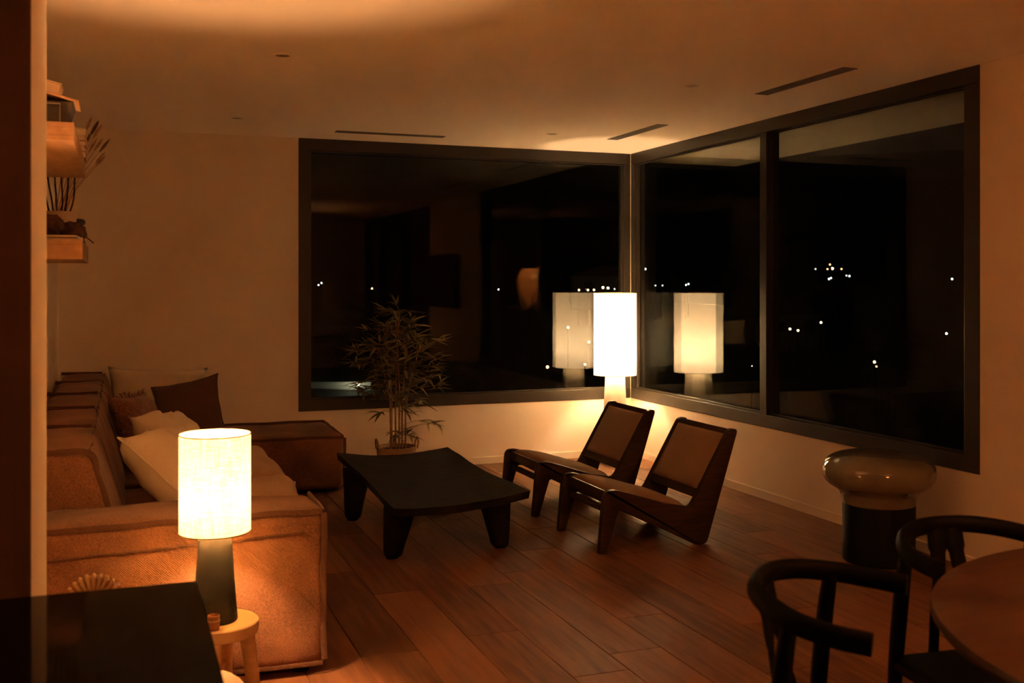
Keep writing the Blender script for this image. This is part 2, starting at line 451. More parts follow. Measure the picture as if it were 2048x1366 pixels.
# roof overhang outside, seen through the glass
eave = bmesh.new()
add_box(eave, (XR + .0, YR, ZC + 0.0), (5.30, 8.33, ZC + 0.24)); add_box(eave, (XL, YB, ZC), (XR, 8.33, ZC + 0.24))
struct(fin('roof_overhang', eave, mt['white']))

# windows: axis 'x' lies in the back wall, 'y' in the right wall
def window(name, axis, s0, s1, z0, z1, mulls, fw=0.085, fs0=0.085, fs1=0.06):
    root = bpy.data.objects.new(name, None); C.objects.link(root); struct(root)
    root.location = (s0, YB, z0) if axis == 'x' else (XR, s0, z0)
    IN, OUT = -0.006, 0.095
    def bar(nm, a0, a1, b0, b1, d0, d1, m, par=root, bev=0.004):
        if axis == 'x': return box(nm, (a0 - s0, d0, b0 - z0), (a1 - s0, d1, b1 - z0), m, par, bev)
        return box(nm, (d0, a0 - s0, b0 - z0), (d1, a1 - s0, b1 - z0), m, par, bev)
    bar('top_rail', s0, s1, z1 - fw, z1, IN, OUT, mt['frame'])
    bar('bottom_rail', s0, s1, z0, z0 + fw, IN, OUT, mt['frame'])
    bar('jamb', s0, s0 + fs0, z0 + fw, z1 - fw, IN, OUT, mt['frame'])
    bar('jamb', s1 - fs1, s1, z0 + fw, z1 - fw, IN, OUT, mt['frame'])
    edges = [s0 + fs0]
    for c, wd in mulls:
        bar('mullion', c - wd / 2, c + wd / 2, z0 + fw, z1 - fw, IN, OUT, mt['frame']); edges += [c - wd / 2, c + wd / 2]
    edges.append(s1 - fs1)
    for a, b in zip(edges[::2], edges[1::2]):
        g = 0.012
        p = bar('pane', a, b, z0 + fw, z1 - fw, 0.046, 0.050, mt['glass'], bev=0)
        bar('outer_pane', a, b, z0 + fw, z1 - fw, 0.080, 0.084, mt['glass'], p, 0)
        for (u0, u1, v0, v1) in ((a, b, z0 + fw, z0 + fw + g), (a, b, z1 - fw - g, z1 - fw), (a, a + g, z0 + fw + g, z1 - fw - g), (b - g, b, z0 + fw + g, z1 - fw - g)):
            bar('glazing_bead', u0, u1, v0, v1, 0.020, 0.044, mt['frame'], bev=0.002)
    return root
window('window_1', 'x', WX0, XR - 0.008, WZ, ZC, [])
window('window_2', 'y', WY0, YB - 0.008, WZ, ZC, [(5.915, 0.075)], fs0=0.10)
window('window_3', 'y', YR + 0.02, XTV, 0.12, ZC, [(0.3, 0.08), (-1.1, 0.08)])
struct(box('trim_1', (XR - 0.008, YB - 0.008, WZ), (XR + 0.10, YB + 0.10, ZC), mt['white'], bevel=0.002))

# ================================================================ CEILING FITTINGS
def vent(c, ln, wd, along, label):
    t = thing('ceiling_vent', label, 'air vent', (c[0], c[1], ZC), 0 if along == 'x' else PI / 2, 'slot vents along the windows')
    h = ln / 2; k = wd / 2
    bm = bmesh.new()
    add_box(bm, (-h, -k, -0.004), (h, -k + .008, 0)); add_box(bm, (-h, k - .008, -0.004), (h, k, 0))
    add_box(bm, (-h, -k + .008, -0.004), (-h + .008, k - .008, 0)); add_box(bm, (h - .008, -k + .008, -0.004), (h, k - .008, 0))
    fin('frame', bm, mt['slat'], t)
    box('duct', (-h + .008, -k + .008, -0.0012), (h - .008, k - .008, 0), mt['void'], t)
    n = 4
    for i in range(n):
        y = -k + wd * (i + 0.5) / n
        box('slat', (-h + .008, y - 0.006, -0.0035), (h - .008, y + 0.006, -0.0012), mt['slat'], t)
    return t
vent((1.83, 7.41), 0.80, 0.075, 'x', 'long grey slot vent in the ceiling along the back window')
vent((3.45, 6.71), 0.78, 0.085, 'y', 'grey slot vent in the ceiling nearest the bright window corner')
vent((3.43, 4.73), 0.78, 0.085, 'y', 'grey slot vent in the ceiling above the right-hand window pane')
for (x, y, lab) in ((0.72, 5.04, 'unlit recessed downlight in the ceiling just beyond the bright light circle'),
                    (0.71, 7.03, 'unlit recessed downlight in the ceiling above the far sofa corner'),
                    (2.91, 6.98, 'unlit recessed downlight in the ceiling left of the corner slot vent'),
                    (2.92, 5.02, 'unlit recessed downlight in the ceiling left of the near right slot vent')):
    t = thing('recessed_downlight', lab, 'downlight', (x, y, ZC), 0, 'recessed downlights')
    lathe('trim_ring', [(0.034, -0.004), (0.036, -0.006), (0.046, -0.003), (0.048, 0.0)], mt['ceiling'], t, 28, False, False)
    lathe('lens', [(0.001, -0.002), (0.034, -0.002)], mt['metal'], t, 24, True, False)

# ================================================================ SOFA
sf = thing('modular_sofa', 'rust brown modular corner sofa with raised seams along the left wall', 'sofa', (0, 0, 0))
S, SS = mt['sofa'], mt['sofa_seam']
# near arm block
arm = soft_block('arm_block', (XL + .03, 3.80, 0.03), (0.70, 4.13, 0.60), S, sf, 0.045, 0.014, 0.010, (16, 6, 8), 1)
def along(p, q, n=7, sag=0.0):
    p = Vector(p); q = Vector(q)
    return [p.lerp(q, i / (n - 1)) - Vector((0, 0, sag * math.sin(PI * i / (n - 1)))) for i in range(n)]
seam('seam', along((XL + .02, 3.802, 0.585), (0.685, 3.802, 0.59)), SS, arm, 0.008, 0.010, 1)
seam('seam', along((0.690, 3.803, 0.585), (0.692, 3.802, 0.05)), SS, arm, 0.008, 0.010, 2)
seam('seam', along((0.692, 3.81, 0.592), (0.69, 4.12, 0.592)), SS, arm, 0.008, 0.006, 3)
seam('seam', along((XL + .02, 3.790, 0.49), (0.62, 3.790, 0.52)), SS, arm, 0.0035, 0.006, 4)
seam('seam', along((XL + .02, 3.801, 0.05), (0.685, 3.801, 0.045)), SS, arm, 0.006, 0.006, 5)
# seat blocks
for i, (a, b) in enumerate(((4.135, 5.60), (5.605, 7.075))):
    sb = soft_block('seat_block', (XL + .33, a, 0.03), (0.76, b, 0.40), S, sf, 0.05, 0.02, 0.012, (8, 12, 5), 3 + i)
    seam('seam', along((0.752, a + .02, 0.385), (0.752, b - .02, 0.385)), SS, sb, 0.008, 0.010, 6 + i)
    seam('seam', along((XL + .36, b - .004, 0.398), (0.74, b - .004, 0.398)), SS, sb, 0.007, 0.006, 8 + i)
# far chaise block along the back wall
ch = soft_block('chaise_block', (XL + .33, 7.08, 0.02), (1.43, 7.805, 0.395), S, sf, 0.05, 0.015, 0.012, (16, 8, 5), 5)
seam('seam', along((0.0, 7.085, 0.378), (1.42, 7.085, 0.378)), SS, ch, 0.008, 0.008, 10)
seam('seam', along((1.42, 7.09, 0.38), (1.42, 7.82, 0.392)), SS, ch, 0.008, 0.006, 11)
seam('seam', along((1.424, 7.085, 0.375), (1.424, 7.085, 0.04)), SS, ch, 0.007, 0.008, 12)
seam('seam', along((0.0, 7.80, 0.40), (1.42, 7.80, 0.40)), SS, ch, 0.008, 0.006, 13)
# back blocks against the left wall, leaning
def lean(p, h):
    t = (p.z + h.z) / (2 * h.z)
    p.x -= 0.13 * t * max(0.0, p.x / h.x)
    return p
yb = [4.135, 4.89, 5.63, 6.37, 7.10, 7.805]
for i in range(5):
    bb = soft_block('back_block', (XL + .03, yb[i] + .004, 0.36), (0.035, yb[i + 1] - .004, 0.80), S, sf, 0.045, 0.014, 0.010, (5, 9, 6), 11 + i, lean)
    if i == 0:
        seam('seam', [(-0.385, 4.142, 0.795), (-0.25, 4.142, 0.80), (-0.105, 4.142, 0.79), (-0.075, 4.142, 0.70), (-0.03, 4.142, 0.55), (0.01, 4.142, 0.42)], SS, bb, 0.008, 0.006, 20)
    seam('seam', along((-0.105, yb[i] + .02, 0.79), (-0.105, yb[i + 1] - .02, 0.79)), SS, bb, 0.007, 0.010, 21 + i)
    seam('seam', along((-0.38, yb[i + 1] - .012, 0.803), (-0.12, yb[i + 1] - .012, 0.80)), SS, bb, 0.008, 0.006, 30 + i)
for (x, y) in ((0.62, 3.88), (-0.3, 3.9), (0.62, 5.5), (0.62, 7.0), (1.3, 7.2), (1.3, 7.7), (-0.2, 7.7), (-0.2, 5.6)):
    lathe('foot', [(0.03, 0.0), (0.032, 0.04)], mt['black'], sf, 16, loc=(x, y, 0))

# ================================================================ CUSHIONS
def cushion(label, m, wd, hg, th, loc, rot, seed, piping=None, fringe=False, name='cushion', crease=0.012):
    """rot = (lean back, roll, heading): leaning back about x after heading about z"""
    t = thing(name, label, 'cushion', loc)
    t.rotation_mode = 'QUATERNION'
    t.rotation_quaternion = (Matrix.Rotation(rot[2], 3, 'Z') @ Matrix.Rotation(rot[0], 3, 'X') @ Matrix.Rotation(rot[1], 3, 'Y')).to_quaternion()
    o, rim = pillow('cover', wd, hg, th, m, t, seed=seed, crease=crease)
    if piping:
        tube('piping', rim, 0.005, piping, t, 6, True)
    if fringe:
        bm = bmesh.new(); rnd = random.Random(seed)
        for k in range(len(rim)):
            for q in range(3):
                p = rim[k].lerp(rim[(k + 1) % len(rim)], q / 3)
                d = Vector((p.x, 0, p.z)).normalized()
                e = p + d * rnd.uniform(0.015, 0.035) + Vector((rnd.uniform(-.01, .01), rnd.uniform(-.012, .012), rnd.uniform(-.01, .01)))
                add_tube(bm, [p, e], 0.0022, 4)
        f = fin('fringe', bm, m, t); f['kind'] = 'stuff'
    return t
RAD = math.radians
cushion('large cream linen cushion leaning on the wall in the far sofa corner', mt['cream'], 0.66, 0.52, 0.17, (0.23, 7.58, 0.60), (RAD(-22), RAD(2), RAD(-4)), 1, None, False, 'cushion', 0.022)
cushion('plain dark brown square cushion tilted in front of the far cream one', mt['brown'], 0.44, 0.44, 0.13, (0.42, 7.24, 0.585), (RAD(-30), RAD(-13), RAD(-16)), 2, mt['brown'])
cushion('fringed rust cushion with frayed edges leaning on the sofa back', mt['rustp'], 0.50, 0.46, 0.15, (0.11, 6.12, 0.60), (RAD(-24), RAD(4), RAD(70)), 3, None, True)
cushion('folded pale cushion half hidden behind the front cream cushion', mt['cream'], 0.46, 0.46, 0.18, (0.265, 5.50, 0.580), (RAD(-40), RAD(8), RAD(66)), 4, None, False, 'cushion', 0.035)
cushion('plump cream cushion at the front, left of the glowing linen lampshade', mt['cream'], 0.54, 0.56, 0.23, (0.250, 4.80, 0.572), (RAD(-46), RAD(5), RAD(80)), 5, mt['cream'], False, 'cushion', 0.02)
cushion('tan cushion lying on the seat edge, upper one right of the linen lampshade', mt['tan'], 0.36, 0.50, 0.15, (0.575, 5.42, 0.480), (RAD(-80), RAD(5), RAD(14)), 6, mt['tan'])
cushion('flat tan cushion on the seat just behind the near sofa arm', mt['tan'], 0.30, 0.50, 0.13, (0.615, 4.78, 0.460), (RAD(-86), RAD(-3), RAD(-5)), 7, mt['tan'])

# ================================================================ COFFEE TABLE
ct = thing('coffee_table', 'low blackened wood coffee table with a dished top and four stout legs', 'coffee table', (1.62, 5.77, 0))
bm = bmesh.new(); NX, NY = 16, 24; top = []; bot = []
cz = {(0, 0): 0.312, (1, 0): 0.348, (0, 1): 0.366, (1, 1): 0.366}
for i in range(NX + 1):
    tr, br = [], []
    for j in range(NY + 1):
        u, v = i / NX, j / NY
        x = -0.35 + 0.70 * u; y = -0.72 + 1.44 * v
        # slightly waisted hand-cut outline
        x *= 1 + 0.03 * math.cos(2 * PI * v) * abs(2 * u - 1)
        y *= 1 + 0.012 * math.cos(2 * PI * u) * abs(2 * v - 1)
        z = cz[0, 0] * (1 - u) * (1 - v) + cz[1, 0] * u * (1 - v) + cz[0, 1] * (1 - u) * v + cz[1, 1] * u * v
        dish = 0.030 * math.sin(PI * u) + 0.010 * math.sin(PI * v)
        nz = noise.noise(Vector((x * 5, y * 4, 1.3))) * 0.006
        tr.append(bm.verts.new((x, y, z - dish + nz)))
        br.append(bm.verts.new((x * 0.985, y * 0.99, z - dish * 1.05 - 0.040 + nz)))
    top.append(tr); bot.append(br)
for i in range(NX):
    for j in range(NY):
        bm.faces.new((top[i][j], top[i + 1][j], top[i + 1][j + 1], top[i][j + 1]))
        bm.faces.new((bot[i][j], bot[i][j + 1], bot[i + 1][j + 1], bot[i + 1][j]))
ring = [(i, 0) for i in range(NX)] + [(NX, j) for j in range(NY)] + [(i, NY) for i in range(NX, 0, -1)] + [(0, j) for j in range(NY, 0, -1)]
for a, b in zip(ring, ring[1:] + ring[:1]):
    bm.faces.new((top[a[0]][a[1]], bot[a[0]][a[1]], bot[b[0]][b[1]], top[b[0]][b[1]]))
fin('tabletop', bm, mt['dark_wood'], ct, angle=50)
for (fx, fy, tx, ty) in ((-0.305, -0.47, -0.27, -0.50), (0.295, -0.455, 0.25, -0.49), (-0.315, 0.47, -0.28, 0.50), (0.295, 0.47, 0.26, 0.50)):
    bm = bmesh.new(); rings = []
    for k in range(9):
        t = k / 8; z = (0.268 if fy < 0 else 0.300) * t
        cxx = fx + (tx - fx) * t; cyy = fy + (ty - fy) * t
        a = 0.040 + 0.042 * t ** 0.8; b = 0.036 + 0.034 * t
        if k == 0: a *= 0.72; b *= 0.72
        if k == 1: z = 0.022; a *= 0.97
        rings.append([bm.verts.new((cxx + a * math.copysign(abs(math.cos(q)) ** 0.65, math.cos(q)), cyy + b * math.copysign(abs(math.sin(q)) ** 0.65, math.sin(q)), z)) for q in [2 * PI * s / 20 for s in range(20)]])
    for r0, r1 in zip(rings, rings[1:]):
        for s in range(20): bm.faces.new((r0[s], r0[(s + 1) % 20], r1[(s + 1) % 20], r1[s]))
    bm.faces.new(rings[0][::-1]); bm.faces.new(rings[-1])
    fin('leg', bm, mt['dark_wood'], ct, angle=55)

# ================================================================ LOUNGE CHAIRS
def rounded(poly, r, n=4):
    """round chosen corners of an x,z polygon; r is a dict index -> radius"""
    out = []; L = len(poly)
    for i, p in enumerate(poly):
        if i not in r: out.append(p); continue
        a = Vector(poly[i - 1]); b = Vector(p); c = Vector(poly[(i + 1) % L]); R_ = r[i]
        p0 = b + (a - b).normalized() * R_; p1 = b + (c - b).normalized() * R_
        for k in range(n + 1):
            t = k / n; q = p0 * (1 - t) ** 2 + b * 2 * t * (1 - t) + p1 * t * t
            out.append((q.x, q.y))
    return out
SIDE = [(2.347, 0.0), (2.386, 0.0), (2.457, 0.226), (2.49, 0.218), (2.68, 0.121), (2.925, 0.0), (2.988, 0.0), (3.186, 0.618), (3.132, 0.618), (2.892, 0.208), (2.728, 0.240), (2.57, 0.292), (2.425, 0.336), (2.374, 0.318)]
SIDE = [(x - 2.66, z) for x, z in SIDE]
SIDE = rounded(SIDE, {0: 0.006, 1: 0.006, 2: 0.02, 5: 0.03, 6: 0.035, 7: 0.026, 8: 0.024, 9: 0.03, 12: 0.04, 13: 0.03})
def upholstered(name, path, y0, y1, th, puff, m, parent):
    """padded panel following a path in x,z; puffed on the upper side"""
    P = smooth_path([(x, 0, z) for x, z in path], 5); n = len(P); W = 12
    bm = bmesh.new(); T, B = [], []
    for i, p in enumerate(P):
        t = (P[min(i + 1, n - 1)] - P[max(i - 1, 0)]).normalized(); nr = Vector((-t.z, 0, t.x))
        u = 2 * i / (n - 1) - 1; tr, br = [], []
        for j in range(W + 1):
            v = 2 * j / W - 1
            pf = puff * max(0, 1 - u ** 4) ** 0.6 * max(0, 1 - v ** 4) ** 0.6
            y = y0 + (y1 - y0) * j / W
            tr.append(bm.verts.new(Vector((p.x, y, p.z)) + nr * (th / 2 + pf)))
            br.append(bm.verts.new(Vector((p.x, y, p.z)) - nr * th / 2))
        T.append(tr); B.append(br)
    for i in range(n - 1):
        for j in range(W):
            bm.faces.new((T[i][j], T[i + 1][j], T[i + 1][j + 1], T[i][j + 1])); bm.faces.new((B[i][j], B[i][j + 1], B[i + 1][j + 1], B[i + 1][j]))
    for i in range(n - 1):
        bm.faces.new((T[i][0], B[i][0], B[i + 1][0], T[i + 1][0])); bm.faces.new((T[i][W], T[i + 1][W], B[i + 1][W], B[i][W]))
    for j in range(W):
        bm.faces.new((T[0][j], T[0][j + 1], B[0][j + 1], B[0][j])); bm.faces.new((T[-1][j], B[-1][j], B[-1][j + 1], T[-1][j + 1]))
    return fin(name, bm, m, parent, angle=60)
def bar3(name, c, ang, ln, th, y0, y1, m, parent):
    """flat rail across the chair; ang tilts its section in x,z"""
    ca, sa = math.cos(ang), math.sin(ang); bm = bmesh.new()
    add_box(bm, (-ln / 2, y0, -th / 2), (ln / 2, y1, th / 2), 0.003)
    for v in bm.verts:
        x, z = v.co.x, v.co.z; v.co.x = c[0] + x * ca - z * sa; v.co.z = c[1] + x * sa + z * ca
    return fin(name, bm, m, parent, angle=40)
def lounge_chair(y, label):
    t = thing('lounge_chair', label, 'lounge chair', (2.66, y + 0.275, 0), 0, 'low lounge chairs by the corner lamp')
    h = 0.29
    prism('side_panel', SIDE, -h, -h + 0.034, mt['walnut'], t, 0.0025)
    prism('side_panel', SIDE, h - 0.034, h, mt['walnut'], t, 0.0025)
    o = 2.66; hh = h - 0.034
    upholstered('seat', [(2.435 - o, 0.313), (2.57 - o, 0.280), (2.73 - o, 0.232), (2.88 - o, 0.196)], -hh, hh, 0.022, 0.030, mt['lounge'], t)
    a = math.atan2(0.41, 0.24)
    upholstered('backrest', [(2.958 - o, 0.292), (3.03 - o, 0.418), (3.128 - o, 0.585)], -hh + .004, hh - .004, 0.022, 0.022, mt['lounge'], t)
    bar3('top_rail', (3.140 - o, 0.597), a, 0.034, 0.030, -hh, hh, mt['walnut'], t)
    bar3('lower_back_rail', (2.950 - o, 0.272), a, 0.046, 0.030, -hh, hh, mt['walnut'], t)
    bar3('front_rail', (2.412 - o, 0.290), RAD(78), 0.052, 0.024, -hh, hh, mt['walnut'], t)
    bar3('stretcher', (2.425 - o, 0.212), RAD(78), 0.034, 0.022, -hh, hh, mt['walnut'], t)
    bar3('seat_back_rail', (2.885 - o, 0.176), RAD(-15), 0.05, 0.024, -hh, hh, mt['walnut'], t)
    return t
lounge_chair(4.998, 'low walnut lounge chair with taupe padding, nearer of the pair, by the right wall')
lounge_chair(5.945, 'low walnut lounge chair with taupe padding, farther of the pair, before the corner lamp')

# ================================================================ CORNER LAMP
def lamp_shade(t, r, z0, z1, m, name='lamp_shade', rim_r=0.0025):
    o = lathe(name, [(r, z0), (r, z0 * .66 + z1 * .34), (r, z0 * .33 + z1 * .67), (r, z1)], m, t, 64, False, False)
    for z in (z0, z1):
        tube('rim', [(r * math.cos(2 * PI * k / 48), r * math.sin(2 * PI * k / 48), z) for k in range(48)], rim_r, mt['rim'], o, 5, True)
    return o
fl_lamp = thing('floor_lamp', 'tall lit floor lamp, cream cylinder shade on a white cone, in the window corner', 'floor lamp', (3.667, 7.50, 0))
lathe('base', [(0.112, 0.0), (0.116, 0.006), (0.115, 0.02), (0.095, 0.35), (0.078, 0.68), (0.074, 0.73), (0.066, 0.735)], mt['white'], fl_lamp, 48)
lathe('socket', [(0.02, 0.735), (0.02, 0.80), (0.016, 0.81)], mt['metal'], fl_lamp, 16)
lathe('bulb', [(0.012, 0.81), (0.020, 0.83), (0.036, 0.865), (0.042, 0.895), (0.036, 0.925), (0.018, 0.943), (0.002, 0.947)], emit('corner_bulb', COL_CORNER, CORNER_BULB), fl_lamp, 16)
lathe('added_baffle', [(0.018, 0.795), (0.055, 0.80), (0.062, 0.81), (0.060, 0.812), (0.018, 0.802)], mt['metal'], fl_lamp, 28, False, False)  # unseen cup added beneath the bulb to hold back its downward light
lamp_shade(fl_lamp, 0.168, 0.698, 1.347, mt['shade_white'])
for k in range(3):
    a = 2 * PI * k / 3 + 0.4
    tube('spider_arm', [(0.02 * math.cos(a), 0.02 * math.sin(a), 0.79), (0.166 * math.cos(a), 0.166 * math.sin(a), 0.79)], 0.002, mt['metal'], fl_lamp, 6)

# ================================================================ STOOL, TABLE LAMP
SX, SY, SZ = 0.287, 3.522, 0.325
st = thing('stool', 'small round pale pine stool carrying the linen table lamp', 'stool', (SX + 0.012, SY - 0.005, 0), 0.5)
lathe('seat', [(0.118, SZ - 0.042), (0.124, SZ - 0.038), (0.126, SZ - 0.02), (0.126, SZ - 0.004), (0.122, SZ)], mt['pine'], st, 48)
for k in range(4):
    a = PI / 4 + k * PI / 2
    tube('leg', [(0.125 * math.cos(a), 0.125 * math.sin(a), 0.0), (0.088 * math.cos(a), 0.088 * math.sin(a), SZ - 0.042)], [0.019, 0.025], mt['pine'], st, 14)
for (a, b, z) in ((0, 2, 0.16), (1, 3, 0.13)):
    r = 0.108
    pa = [(r * math.cos(PI / 4 + q * PI / 2), r * math.sin(PI / 4 + q * PI / 2), z) for q in (a, b)]
    tube('stretcher', pa, 0.011, mt['pine'], st, 10)
tl = thing('table_lamp', 'lit table lamp with a linen drum shade on a black cone, on the pine stool', 'table lamp', (SX, SY, SZ))
zz = lambda z: z - SZ
lathe('base', [(0.068, 0.0), (0.071, 0.004), (0.070, 0.02), (0.060, 0.15), (0.052, 0.27), (0.050, 0.315), (0.044, 0.32)], mt['lampblack'], tl, 48)
lathe('socket', [(0.018, 0.32), (0.018, 0.355), (0.014, 0.36)], mt['metal'], tl, 16)
lathe('bulb', [(0.010, 0.36), (0.016, 0.372), (0.026, 0.395), (0.029, 0.412), (0.025, 0.43), (0.012, 0.442), (0.002, 0.444)], emit('table_bulb', COL_TABLE, TABLE_BULB), tl, 16)
lathe('added_baffle', [(0.014, 0.350), (0.030, 0.356), (0.036, 0.364), (0.034, 0.365), (0.014, 0.356)], mt['metal'], tl, 28, False, False)  # unseen collar added to block direct bulb light falling on the sofa
lamp_shade(tl, 0.1125, zz(0.613), zz(0.928), mt['shade_linen'])
for k in range(3):
    a = 2 * PI * k / 3 + 0.4
    tube('spider_arm', [(0.018 * math.cos(a), 0.018 * math.sin(a), 0.345), (0.111 * math.cos(a), 0.111 * math.sin(a), 0.345)], 0.0015, mt['metal'], tl, 6)
cup = thing('cup', 'small rust glazed cup beside the black lamp base on the stool', 'cup', (SX - 0.012, SY - 0.098, SZ))
lathe('body', [(0.010, 0.003), (0.016, 0.0), (0.018, 0.004), (0.019, 0.045), (0.017, 0.047), (0.016, 0.044), (0.015, 0.008), (0.002, 0.006)], mt['rust_glaze'], cup, 28)
tube('band', [(0.0192 * math.cos(2 * PI * k / 28), 0.0192 * math.sin(2 * PI * k / 28), 0.03) for k in range(28)], 0.0012, mt['paper'], cup, 5, True)

# ================================================================ DARK COUNTER, FOREGROUND LEFT
kc = thing('kitchen_counter', 'dark cabinet with a dim glossy top in the left foreground', 'counter', (-0.6, 1.4, 0))
box('worktop', (-1.8, -0.6, 0.72), (0.762, 1.044, 0.75), mt['counter'], kc, 0.003)
box('body', (-1.78, -0.58, 0.08), (0.742, 1.02, 0.72), mt['black'], kc)
box('plinth', (-1.74, -0.54, 0.0), (0.70, 0.98, 0.08), mt['black'], kc)
for k in range(4):
    x = -1.78 + k * 0.6
    d = box('door', (x + 0.004, -0.596, 0.09), (x + 0.596, -0.58, 0.71), mt['black'], kc, 0.002)
    tube('handle', [(x + 0.24, -0.612, 0.66), (x + 0.36, -0.612, 0.66)], 0.006, mt['metal'], d, 8)
bk = thing('woven_basket', 'woven basket behind the dark counter, only its wrapped arched handle showing', 'basket', (-0.067, 3.00, 0))
lathe('body', [(0.09, 0.0), (0.10, 0.01), (0.115, 0.25), (0.105, 0.48), (0.10, 0.50), (0.095, 0.49), (0.10, 0.25), (0.09, 0.02)], mt['wicker'], bk, 32)
hp = [(0.056 * math.cos(a), 0.0, 0.565 + 0.062 * math.sin(a)) for a in [PI * k / 14 for k in range(15)]]
hp = [(0.06, 0, 0.49)] + hp + [(-0.06, 0, 0.49)]
hd = tube('handle', hp, 0.013, mt['wicker'], bk, 10)
for k in range(13):
    a = PI * (k + 0.5) / 13
    c = Vector((0.046 * math.cos(a), 0, 0.565 + 0.050 * math.sin(a))); e1 = Vector((math.cos(a), 0, math.sin(a))); e2 = Vector((0, 1, 0))
    tube('wrap', [c + e1 * 0.026 * math.cos(q) + e2 * 0.016 * math.sin(q) for q in [2 * PI * s / 12 for s in range(12)]], 0.0052, mt['pine'], hd, 6, True)
pf = thing('floor_pouf', 'pale ribbed ball pouf tucked under the stool beside the counter', 'pouf', (0.258, 3.262, 0))
bm = bmesh.new(); rings = []
for i in range(1, 12):
    a = PI * i / 12; rings.append([])
    for s in range(48):
        r = 0.115 * math.sin(a) * (1 + 0.05 * abs(math.sin(s * PI / 4)))
        rings[-1].append(bm.verts.new((r * math.cos(2 * PI * s / 48), r * math.sin(2 * PI * s / 48), 0.125 - 0.125 * math.cos(a))))
for r0, r1 in zip(rings, rings[1:]):
    for s in range(48): bm.faces.new((r0[s], r0[(s + 1) % 48], r1[(s + 1) % 48], r1[s]))
bm.faces.new(rings[0][::-1]); bm.faces.new(rings[-1])
fin('cover', bm, mt['tan'], pf, smooth=True)
lathe('button', [(0.014, 0.244), (0.012, 0.251), (0.002, 0.253)], mt['tan'], pf, 16)
sw = thing('wall_socket', 'dark wall socket plate on the shaded partition at the left edge', 'socket', (-0.282, 2.445, 0.957))
box('plate', (-0.045, -0.008, 0.05), (0.032, 0.0, 0.10), mt['wall'], sw, 0.003)
box('insert', (-0.036, -0.011, 0.057), (0.022, -0.007, 0.093), mt['wall'], sw, 0.002)

# ================================================================ MUSHROOM SIDE TABLE
ms = thing('mushroom_side_table', 'glossy cream mushroom shaped side table with a dark round base by the right wall', 'side table', (3.64, 4.385, 0))
lathe('base', [(0.172, 0.0), (0.178, 0.006), (0.179, 0.29), (0.172, 0.30)], mt['glaze_dark'], ms, 56)
cap = [(0.176, 0.292), (0.182, 0.30), (0.186, 0.325), (0.196, 0.350), (0.222, 0.372), (0.252, 0.392), (0.272, 0.418), (0.280, 0.450), (0.276, 0.482), (0.258, 0.512), (0.226, 0.534), (0.180, 0.548), (0.125, 0.556), (0.065, 0.559), (0.004, 0.560)]
lathe('cap', [tuple(p) for p in ((q.x, q.z) for q in smooth_path([(r, 0, z) for r, z in cap], 3))], mt['ceramic'], ms, 64, True, True, 60)

